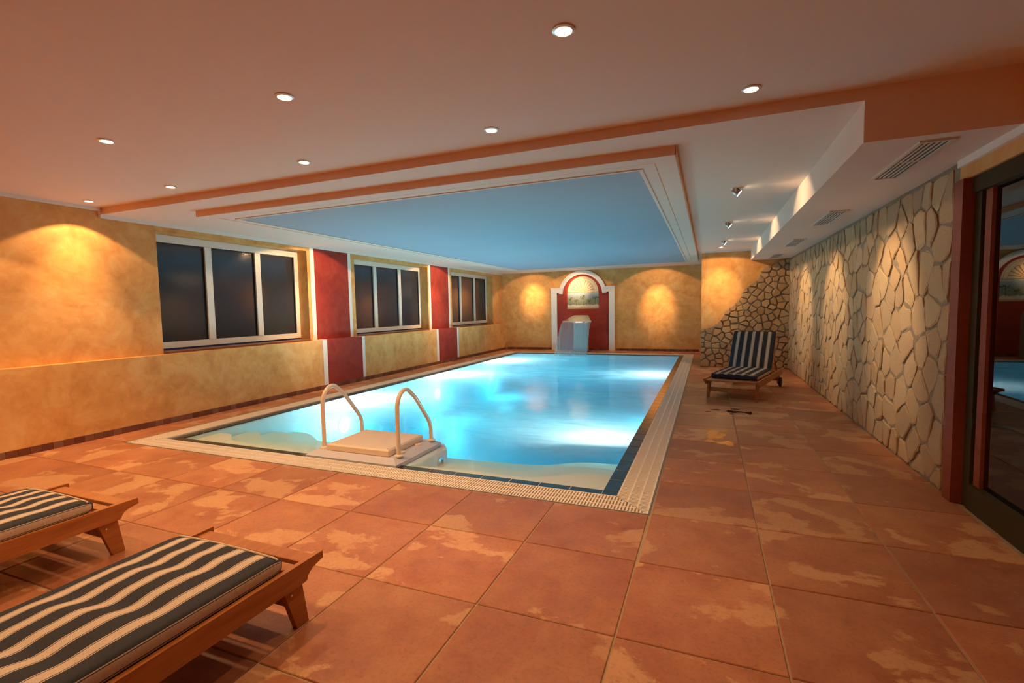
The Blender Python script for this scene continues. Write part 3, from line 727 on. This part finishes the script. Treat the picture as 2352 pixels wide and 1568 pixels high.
part(arch, 'niche_panel', MB().prism(pts, 1, YF - .012, YF), 'plaster_red', label='red painted niche field')

mx0, mx1, mz0, mz1 = -4.275, -3.245, 1.345, 1.875
mc = (mx0 + mx1) / 2; mr = .515
mur = thing('wall_mural', (mc, YF - .012, mz0), 'small painted garden landscape under a sunburst half-circle inside the arch', 'mural')
part(mur, 'landscape', MB().box(mx0, mx1, YF - .02, YF - .012, mz0, mz1), 'mural')
fan = part(mur, 'sunburst', MB().prism([(mc + mr * math.cos(PI * k / 32), mz1 + .008 + mr * math.sin(PI * k / 32)) for k in range(33)], 1, YF - .02, YF - .012), 'fan', label='cream sunburst half-circle')
m = MB()
for k in range(1, 12):
    a = PI * k / 12; ca, sa = math.cos(a), math.sin(a)
    r0, r1, wd = .05, .37, .011
    m.prism([(mc + r0 * ca - wd * sa * .4, mz1 + .01 + r0 * sa + wd * ca * .4), (mc + r1 * ca - wd * sa, mz1 + .01 + r1 * sa + wd * ca), (mc + r1 * ca + wd * sa, mz1 + .01 + r1 * sa - wd * ca), (mc + r0 * ca + wd * sa * .4, mz1 + .01 + r0 * sa - wd * ca * .4)], 1, YF - .0215, YF - .0195)
part(fan, 'ray_lines', m, 'mural_line')
m = MB()
for (ra, rb) in ((.37, .378), (.46, .466), (.50, .515)):
    n = 32; vs = []
    for k in range(n + 1):
        a = PI * k / n; vs += [(mc + ra * math.cos(a), YF - .0216, mz1 + .008 + ra * math.sin(a)), (mc + rb * math.cos(a), YF - .0216, mz1 + .008 + rb * math.sin(a))]
    m.add(vs, [(2 * k, 2 * k + 1, 2 * k + 3, 2 * k + 2) for k in range(n)])
m.box(mx0, mx1, YF - .0218, YF - .0195, mz1 - .003, mz1 + .012)
part(fan, 'border_lines', m, 'mural_line')
rngm = random.Random(9)
for (tx, th, tr) in ((-4.18, .33, .085), (-3.98, .27, .06), (-3.76, .36, .095), (-3.55, .26, .06), (-3.36, .36, .10)):
    m = MB().box(tx - .006, tx + .006, YF - .0225, YF - .0195, mz0 + .12, mz0 + th)
    for k in range(16):
        a, rr = rngm.uniform(0, 2 * PI), tr * math.sqrt(rngm.random()); cx, cz, s = tx + rr * math.cos(a), mz0 + th + rr * .7 * math.sin(a), rngm.uniform(.008, .02)
        m.prism([(cx + s * math.cos(b) * 1.3, cz + s * math.sin(b)) for b in (0, 1.05, 2.1, 3.14, 4.2, 5.2)], 1, YF - .0225 - k * .0001, YF - .0195)
    part(mur, 'painted_tree', m, 'mural_foliage')

# ================================================================== LAMPS
def spot(par, loc, target, energy, angle, blend, col, size=.03, name='lamp_light'):
    ld = bpy.data.lights.new(name, 'SPOT'); ld.energy = energy; ld.spot_size = math.radians(angle); ld.spot_blend = blend; ld.color = col; ld.shadow_soft_size = size
    o = link(name, ld, par, Vector(loc) - Vector(par.location))
    o.rotation_mode = 'QUATERNION'; o.rotation_quaternion = (Vector(target) - Vector(loc)).to_track_quat('-Z', 'Y')
    return o
RING = MB().lathe([(.036, .0), (.052, -.001), (.052, -.006), (.040, -.010), (.036, -.004)], seg=24, cap=False).mesh('trim_ring', 'lamp_ring', smooth=True)
BULB = MB().lathe([(.0365, -.003), (.020, -.0075), (.001, -.008)], seg=20, cap=False).mesh('bulb', 'lamp_glow', smooth=True)
def downlight(x, y, z, label, group, spill=1.0, beam=1.0, aim=None, spill_a=116, beam_a=74, aim2=None, col=WARM):
    d = thing('downlight', (x, y, z), label, 'downlight', group)
    link('trim_ring', RING, d); link('bulb', BULB, d)
    if spill: spot(d, (x, y, z - .014), aim2 or (x, y, 0), P_SPILL * spill, spill_a, .12, col)
    if beam: spot(d, (x, y, z - .014), aim or (x, y, 0), P_BEAM * beam, beam_a, 1.0, col)
    return d
G1 = 'recessed downlights in the near ceiling'
downlight(-.62, 2.22, C0, 'largest glowing recessed downlight, at top of the photo', G1, .8, .8)
downlight(.224, 3.25, C0, 'recessed downlight close above the start of bulkhead', G1, .3, .3)
downlight(-2.303, 2.21, C0, 'recessed downlight second from the top one, in nearest row', G1)
downlight(-4.023, 2.22, C0, 'recessed downlight in nearest row, third from the top one', G1)
downlight(-1.426, 3.20, C0, 'recessed downlight above the panel corner, second along peach step', G1)
downlight(-3.154, 3.20, C0, 'recessed downlight midway along the peach step', G1)
downlight(-4.909, 3.24, C0, 'recessed downlight second from window wall along peach step', G1)
downlight(-6.28, 3.25, C0, 'recessed downlight beside the cornice casting an arc on ochre wall', G1, 1.2, 2.9, (-6.62, 3.2, 1.45), beam_a=60)
downlight(-5.74, 2.22, C0, 'recessed downlight beyond the frame, washing the ochre wall', G1, 1.2, 1.5, (-6.2, 2.22, 0))
G0 = 'recessed downlights behind the viewpoint'
for x in (-2.3, -4.02, -5.74):
    downlight(x, .25, C0, 'recessed downlight in the ceiling behind the viewpoint', G0, .9, 0)
for x in (-1.43, -3.15, -4.9):
    downlight(x, 1.23, C0, 'recessed downlight in the ceiling behind the viewpoint', G0, .9, 0)
downlight(.24, 11.0, C1, 'recessed downlight casting an arc on far corner wall', None, 1.1, 3.6, (.24, 11.9, 1.6), 150, 54, (.24, 11.35, 0))
G2 = 'aimed downlights above the edges of hanging panel'
for (x, y, tx, ty, tz, lab, s) in ((-5.45, 14.35, -5.45, YF, 1.75, 'aimed downlight over far wall between windows and arch', .55), (-3.95, 14.35, -3.95, YF, 2.0, 'aimed downlight over far wall in front of arch', .55), (-1.42, 14.35, -1.42, YF, 1.45, 'aimed downlight over far wall between arch and corner wall', .6),
                                ):
    downlight(x, y, C1, lab, G2, 2.2 * s, 15.0 * s, (tx, ty, tz), 112, 46, (tx, ty + .2, .6))
for (y, lab) in ((6.62, 'aimed downlight over first red panel of window wall'), (10.85, 'aimed downlight over second red panel of window wall')):
    downlight(-5.62, y, C1, lab, G2, 2.4, 5.0, (XU, y, 1.3), 126, 56, (XU - .2, y, .2))

def gimbal(y, label):
    d = thing('gimbal_spot', (.25, y, C1), label, 'spotlight', 'aimed spotlights along the soffit')
    part(d, 'ceiling_plate', MB().lathe([(.048, 0), (.048, -.006), (.04, -.008)], (.25, y, C1), 20), 'lamp_ring', True)
    ax_ = Vector((.80, 0, -.60)); c = Vector((.25, y, C1 - .032))
    head = MB(); a = c - ax_ * .03; b = c + ax_ * .045
    head.tube([a, a.lerp(b, .3), b], [.022, .034, .040], 18)
    h = part(d, 'lamp_head', head, 'lamp_body', True)
    g = MB().tube([b + ax_ * .0005, b + ax_ * .002], .034, 18); part(h, 'bulb', g, 'lamp_glow', True)
    part(d, 'bracket', MB().box(.242, .258, y - .044, y - .038, C1 - .04, C1).box(.242, .258, y + .038, y + .044, C1 - .04, C1), 'lamp_ring')
    src = c + ax_ * .055
    spot(d, src, (1.6, y, 1.28), P_BEAM * 3.4, 54, .7, SPOTW)
    spot(d, src, (1.6, y, 1.5), P_SPILL * .45, 105, .25, SPOTW)
gimbal(5.55, 'nearest tilted spotlight on the soffit, aimed at the stone wall')
gimbal(7.76, 'middle tilted spotlight on the soffit, aimed at the stone wall')
gimbal(9.92, 'farthest tilted spotlight on the soffit, aimed at the stone wall')

# ---- air vents in the bulkhead
for (y0, y1, lab) in ((3.64, 4.58, 'nearest and longest-looking slotted air vent under the bulkhead'), (5.95, 6.90, 'second slotted air vent from the near end of bulkhead'), (8.26, 9.20, 'third slotted air vent from the near end of bulkhead'), (10.55, 11.40, 'farthest slotted air vent under the bulkhead')):
    x0, x1 = 1.155, 1.335
    v = thing('air_vent', ((x0 + x1) / 2, (y0 + y1) / 2, C3), lab, 'vent', 'slotted vents under the bulkhead')
    m = MB(); b = .022
    m.box(x0, x1, y0, y0 + b, C3 - .012, C3).box(x0, x1, y1 - b, y1, C3 - .012, C3).box(x0, x0 + b, y0 + b, y1 - b, C3 - .012, C3).box(x1 - b, x1, y0 + b, y1 - b, C3 - .012, C3)
    part(v, 'frame', m, 'vent_white')
    part(v, 'cavity_shade', MB().box(x0 + b, x1 - b, y0 + b, y1 - b, C3 - .003, C3 - .0005), 'gutter_dark')  # flush dark sheet painting the shade inside the vent slots
    for k in range(4):
        x = x0 + b + (k + .8) * (x1 - x0 - 2 * b) / 4.6
        part(v, 'slat', MB().box(x - .006, x + .006, y0 + b, y1 - b, C3 - .008, C3 - .003), 'vent_white')
    part(v, 'cross_bar', MB().box(x0 + b, x1 - b, (y0 + y1) / 2 - .006, (y0 + y1) / 2 + .006, C3 - .0095, C3 - .003), 'vent_white')

# ================================================================== LOUNGERS
# local frame: foot end at y = 0, head towards -y, x across, z up
HW, RT, RH = .375, .298, .093
HINGE, BL, TILT = -1.17, .69, math.radians(60)
def build_lounger(label):
    L = thing('sun_lounger', (0, 0, 0), label, 'lounger', 'teak sun loungers')
    prof = [(0, RT), (0, RT - .034)] + [(-.012 - .085 * math.sin(t), RT - .04 - .050 * (1 - math.cos(t))) for t in [PI / 2 * k / 5 for k in range(1, 6)]] + [(-.115, RT - RH), (-1.86, RT - RH), (-1.93, RT - .06), (-1.95, RT - .02), (-1.95, RT)]
    for s in (-1, 1):
        part(L, 'side_rail', MB().prism(prof, 0, s * HW, s * (HW - .024)), 'teak')
    y = -.022
    wds = [.075] + [.055] * 11
    for k, wd in enumerate(wds):
        if y - wd < HINGE: break
        part(L, 'slat', MB().cbox(-HW + .024, HW - .024, y - wd, y, RT - .034, RT - .012, .003), 'teak'); y -= wd + .028
    for s in (-1, 1):
        x0, x1 = sorted((s * (HW - .026), s * (HW - .056)))
        lg = part(L, 'leg', MB().prism([(-.225, RT - .03), (-.115, RT - .03), (-.075, 0), (-.140, 0)], 0, x0, x1), 'teak')
        part(lg, 'bolt', MB().lathe([(.006, s * (HW - .027)), (.005, s * (HW - .0235))], (0, -.165, RT - .13), 8, 0), 'steel')
        rl = part(L, 'leg', MB().prism([(-1.78, RT - .03), (-1.67, RT - .03), (-1.70, .05), (-1.76, .05)], 0, x0, x1), 'teak')
        xa = s * (HW - .012)
        part(rl, 'wheel', MB().lathe([(.035, -.016), (.075, -.016), (.08, -.010), (.08, .010), (.075, .016), (.035, .016)], (xa, -1.73, .08), 24, 0), 'rubber_wheel', True)
    part(L, 'stretcher', MB().cbox(-HW + .056, HW - .056, -.155, -.125, .10, .16, .003), 'teak')
    part(L, 'stretcher', MB().cbox(-HW + .056, HW - .056, -1.745, -1.715, .10, .16, .003), 'teak')
    ct, st = math.cos(TILT), math.sin(TILT)
    def B(u, n): return (HINGE - u * ct - n * st * 0 + n * st, RT - .02 + u * st + n * ct)   # u along the back, n out of its face
    for s in (-1, 1):
        x0, x1 = sorted((s * .335, s * .300))
        part(L, 'back_stile', MB().prism([B(0, -.045), B(BL, -.045), B(BL, 0), B(0, 0)], 0, x0, x1), 'teak')
    for k in range(7):
        u = .03 + k * .09
        part(L, 'back_slat', MB().prism([B(u, -.020), B(u + .06, -.020), B(u + .06, .0), B(u, .0)], 0, -.300, .300), 'teak')
    a = B(.42, -.045); b = (HINGE - .52, RT - .05)
    for s in (-1, 1):
        part(L, 'back_prop', MB().tube([(s * .31, a[0], a[1]), (s * .31, b[0], b[1])], .011, 8), 'teak')
    part(L, 'prop_bar', MB().box(-HW + .024, HW - .024, b[0] - .02, b[0] + .02, RT - .065, RT - .04), 'teak')
    return L
def build_cushion(label, rip=1.0):
    Cn = thing('lounger_cushion', (0, 0, 0), label, 'cushion', 'striped lounger cushions')
    T = .078; hw = .325; y0, fillet = -.205, .05
    # centre line: seat then back, with a fold at the hinge
    ct, st = math.cos(TILT), math.sin(TILT)
    path = []
    sl = abs(HINGE - y0) - .03
    ns = 44
    for k in range(ns + 1): path.append((y0 - sl * k / ns, RT - .012 + T / 2, 0.0, k / ns * sl))
    py, pz = path[-1][0], path[-1][1]
    nb = 6
    for k in range(1, nb + 1):
        ang = TILT * k / nb; am = TILT * (k - .5) / nb
        py -= math.cos(am) * .016; pz += math.sin(am) * .016; path.append((py, pz, ang, sl + .016 * k))
    bl = .63; nk = 26
    for k in range(1, nk + 1):
        path.append((py - ct * bl * k / nk, pz + st * bl * k / nk, TILT, sl + .1 + bl * k / nk))
    # cross-section ring: rounded slab, with arc length for the stripes
    ring = []; r = .022
    nt = 26
    for k in range(nt + 1): ring.append((-hw + r + (2 * hw - 2 * r) * k / nt, T / 2))
    for k in range(1, 5): a = PI / 2 * (1 - k / 4); ring.append((hw - r + r * math.cos(a), T / 2 - r + r * math.sin(a)))
    for k in range(1, 5): a = -PI / 2 * k / 4; ring.append((hw - r + r * math.cos(a), -T / 2 + r + r * math.sin(a)))
    for k in range(1, 9): ring.append((hw - r - (2 * hw - 2 * r) * k / 8, -T / 2))
    for k in range(1, 5): a = -PI / 2 - PI / 2 * k / 4; ring.append((-hw + r + r * math.cos(a), -T / 2 + r + r * math.sin(a)))
    for k in range(1, 4): a = PI - PI / 2 * k / 4; ring.append((-hw + r + r * math.cos(a), T / 2 - r + r * math.sin(a)))
    R = len(ring); acc = [0.0]
    for i in range(1, R): acc.append(acc[-1] + math.hypot(ring[i][0] - ring[i - 1][0], ring[i][1] - ring[i - 1][1]))
    mid = acc[nt // 2]; total = acc[-1]
    # stripe coordinate: 0 at the middle of the top; the left flank gets negative values
    sco = []
    for i in range(R):
        v = acc[i] - mid
        if i >= nt + 1 + 8 + 8: v = v - (total + .005)
        sco.append(v)
    m = MB(); stripe = []
    rg = random.Random(4)
    for j, (y, z, an, s) in enumerate(path):
        ty, tz = -math.cos(an), math.sin(an); ny, nz = math.sin(an), math.cos(an)
        e = min(j, len(path) - 1 - j); pinch = 1.0 if e > 2 else (.62, .86, .96)[e]
        for i, (x, h) in enumerate(ring):
            hh = h * pinch
            if h > T / 2 - .004:
                f = max(0.0, 1 - (x / (hw - r)) ** 2)
                hh += f * (.012 + rip * (.0085 * math.sin(s * 24 + x * 3) * max(0, min(1, (s - .12) / .2)) + .003 * math.sin(s * 47 + 1.3 + x * 8))) * pinch
                if abs(s - sl - .05) < .12: hh -= .012 * (1 - abs(s - sl - .05) / .12)
            xx = x * (1 if e > 1 else (.985, .995)[e])
            m.v.append((xx, y + ny * hh, z + nz * hh)); stripe.append(sco[i])
    n = len(path)
    for j in range(n - 1):
        for i in range(R): m.f.append((j * R + i, j * R + (i + 1) % R, (j + 1) * R + (i + 1) % R, (j + 1) * R + i))
    me = bpy.data.meshes.new('pad'); me.from_pydata(m.v, [], m.f); me.materials.append(M['stripe'])
    at = me.attributes.new('stripe', 'FLOAT', 'POINT'); at.data.foreach_set('value', stripe)
    bm = bmesh.new(); bm.from_mesh(me); bmesh.ops.recalc_face_normals(bm, faces=bm.faces); bm.to_mesh(me); bm.free()
    for p in me.polygons: p.use_smooth = True
    me.update(); link('pad', me, Cn)
    # gusset ends: navy boxes of fabric with light piping
    def endcap(j, sgn, name):
        y, z, an, s = path[j]; ty, tz = -math.cos(an) * sgn, math.sin(an) * sgn; ny, nz = math.sin(an), math.cos(an)
        e = MB(); prof = []
        for (k, ps, dx) in ((0, .62, 0), (.006, .60, -.003), (.013, .5, -.012)):
            e.v += [((x * .985 + (dx if x > 0 else -dx)) , y + ty * k + ny * h * ps / 1.0, z + tz * k + nz * h * ps) for x, h in ring]
        for q in range(2):
            for i in range(R): e.f.append((q * R + i, q * R + (i + 1) % R, (q + 1) * R + (i + 1) % R, (q + 1) * R + i))
        e.f.append(tuple(range(2 * R, 3 * R)))
        link(name, e.mesh(name, 'fabric_navy', smooth=True), Cn)
    endcap(0, -1, 'end_gusset'); endcap(n - 1, 1, 'end_gusset')
    y, z, an, s = path[1]
    pp = [(x, y + .004, z + (h + .012 * max(0, 1 - (x / hw) ** 2)) * .80 + .004) for x, h in ring[:nt + 3]]
    link('piping', MB().tube(pp, .0045, 6).mesh('piping', 'fabric_piping', smooth=True), Cn)
    return Cn
def copy_tree(o):
    c = o.copy(); COL.objects.link(c)
    for ch in list(o.children):
        d = ch.copy(); COL.objects.link(d); d.parent = c
        for g in list(ch.children):
            h = g.copy(); COL.objects.link(h); h.parent = d
    return c
def put(o, x, y, deg):
    o.location = (x, y, 0); o.rotation_euler = (0, 0, math.radians(deg))
L1 = build_lounger('nearest teak sun lounger, foot end and leg fully shown')
K1 = build_cushion('striped navy and cream cushion on nearest lounger in front')
L2, L3 = copy_tree(L1), copy_tree(L1); K2 = copy_tree(K1); K3 = build_cushion('striped cushion folded up the raised backrest by stone wall', .15)
L2['label'] = 'teak sun lounger at photo edge, mostly cut off, behind the nearest one'; K2['label'] = 'striped cushion on the cut-off lounger at photo edge'
L3['label'] = 'teak sun lounger with raised backrest beside the stone wall'
for o, (x, y, d) in ((L1, (-2.025, 1.675, 0)), (K1, (-2.0, 1.675, 0)), (L2, (-3.575, 1.795, 0)), (K2, (-3.545, 1.775, 0)), (L3, (.30, 7.62, 180 - 16.5)), (K3, (.30, 7.62, 180 - 16.5))):
    put(o, x, y, d)

# ---- wet patches on the walkway
def puddle(label, cx, cy, blobs, seed):
    rg = random.Random(seed); m = MB()
    for (dx, dy, rx, ry) in blobs:
        n = 22; ph = [rg.uniform(0, 6.28) for _ in range(3)]
        q = []
        for k in range(n):
            a = 2 * PI * k / n; f = 1 + .22 * math.sin(3 * a + ph[0]) + .15 * math.sin(5 * a + ph[1]) + .1 * math.sin(9 * a + ph[2])
            q.append((cx + dx + rx * f * math.cos(a), cy + dy + ry * f * math.sin(a)))
        m.add([(x_, y_, .0012) for x_, y_ in q], [tuple(range(n))])
    single('wet_patch', m, 'wet', label, 'puddle')
puddle('dark wet splash on tiles in front of the far lounger', .33, 6.85, [(0, 0, .11, .07), (-.22, .06, .06, .03), (.02, .17, .05, .05), (-.04, -.15, .03, .03), (.17, -.03, .04, .09), (-.32, -.08, .03, .02)], 3)
puddle('shiny wet film on walkway tiles reflecting orange light', .08, 5.55, [(0, 0, .09, .17), (.10, -.30, .08, .08), (-.06, .28, .05, .07), (-.05, -.26, .05, .05), (.10, .22, .04, .05)], 8)
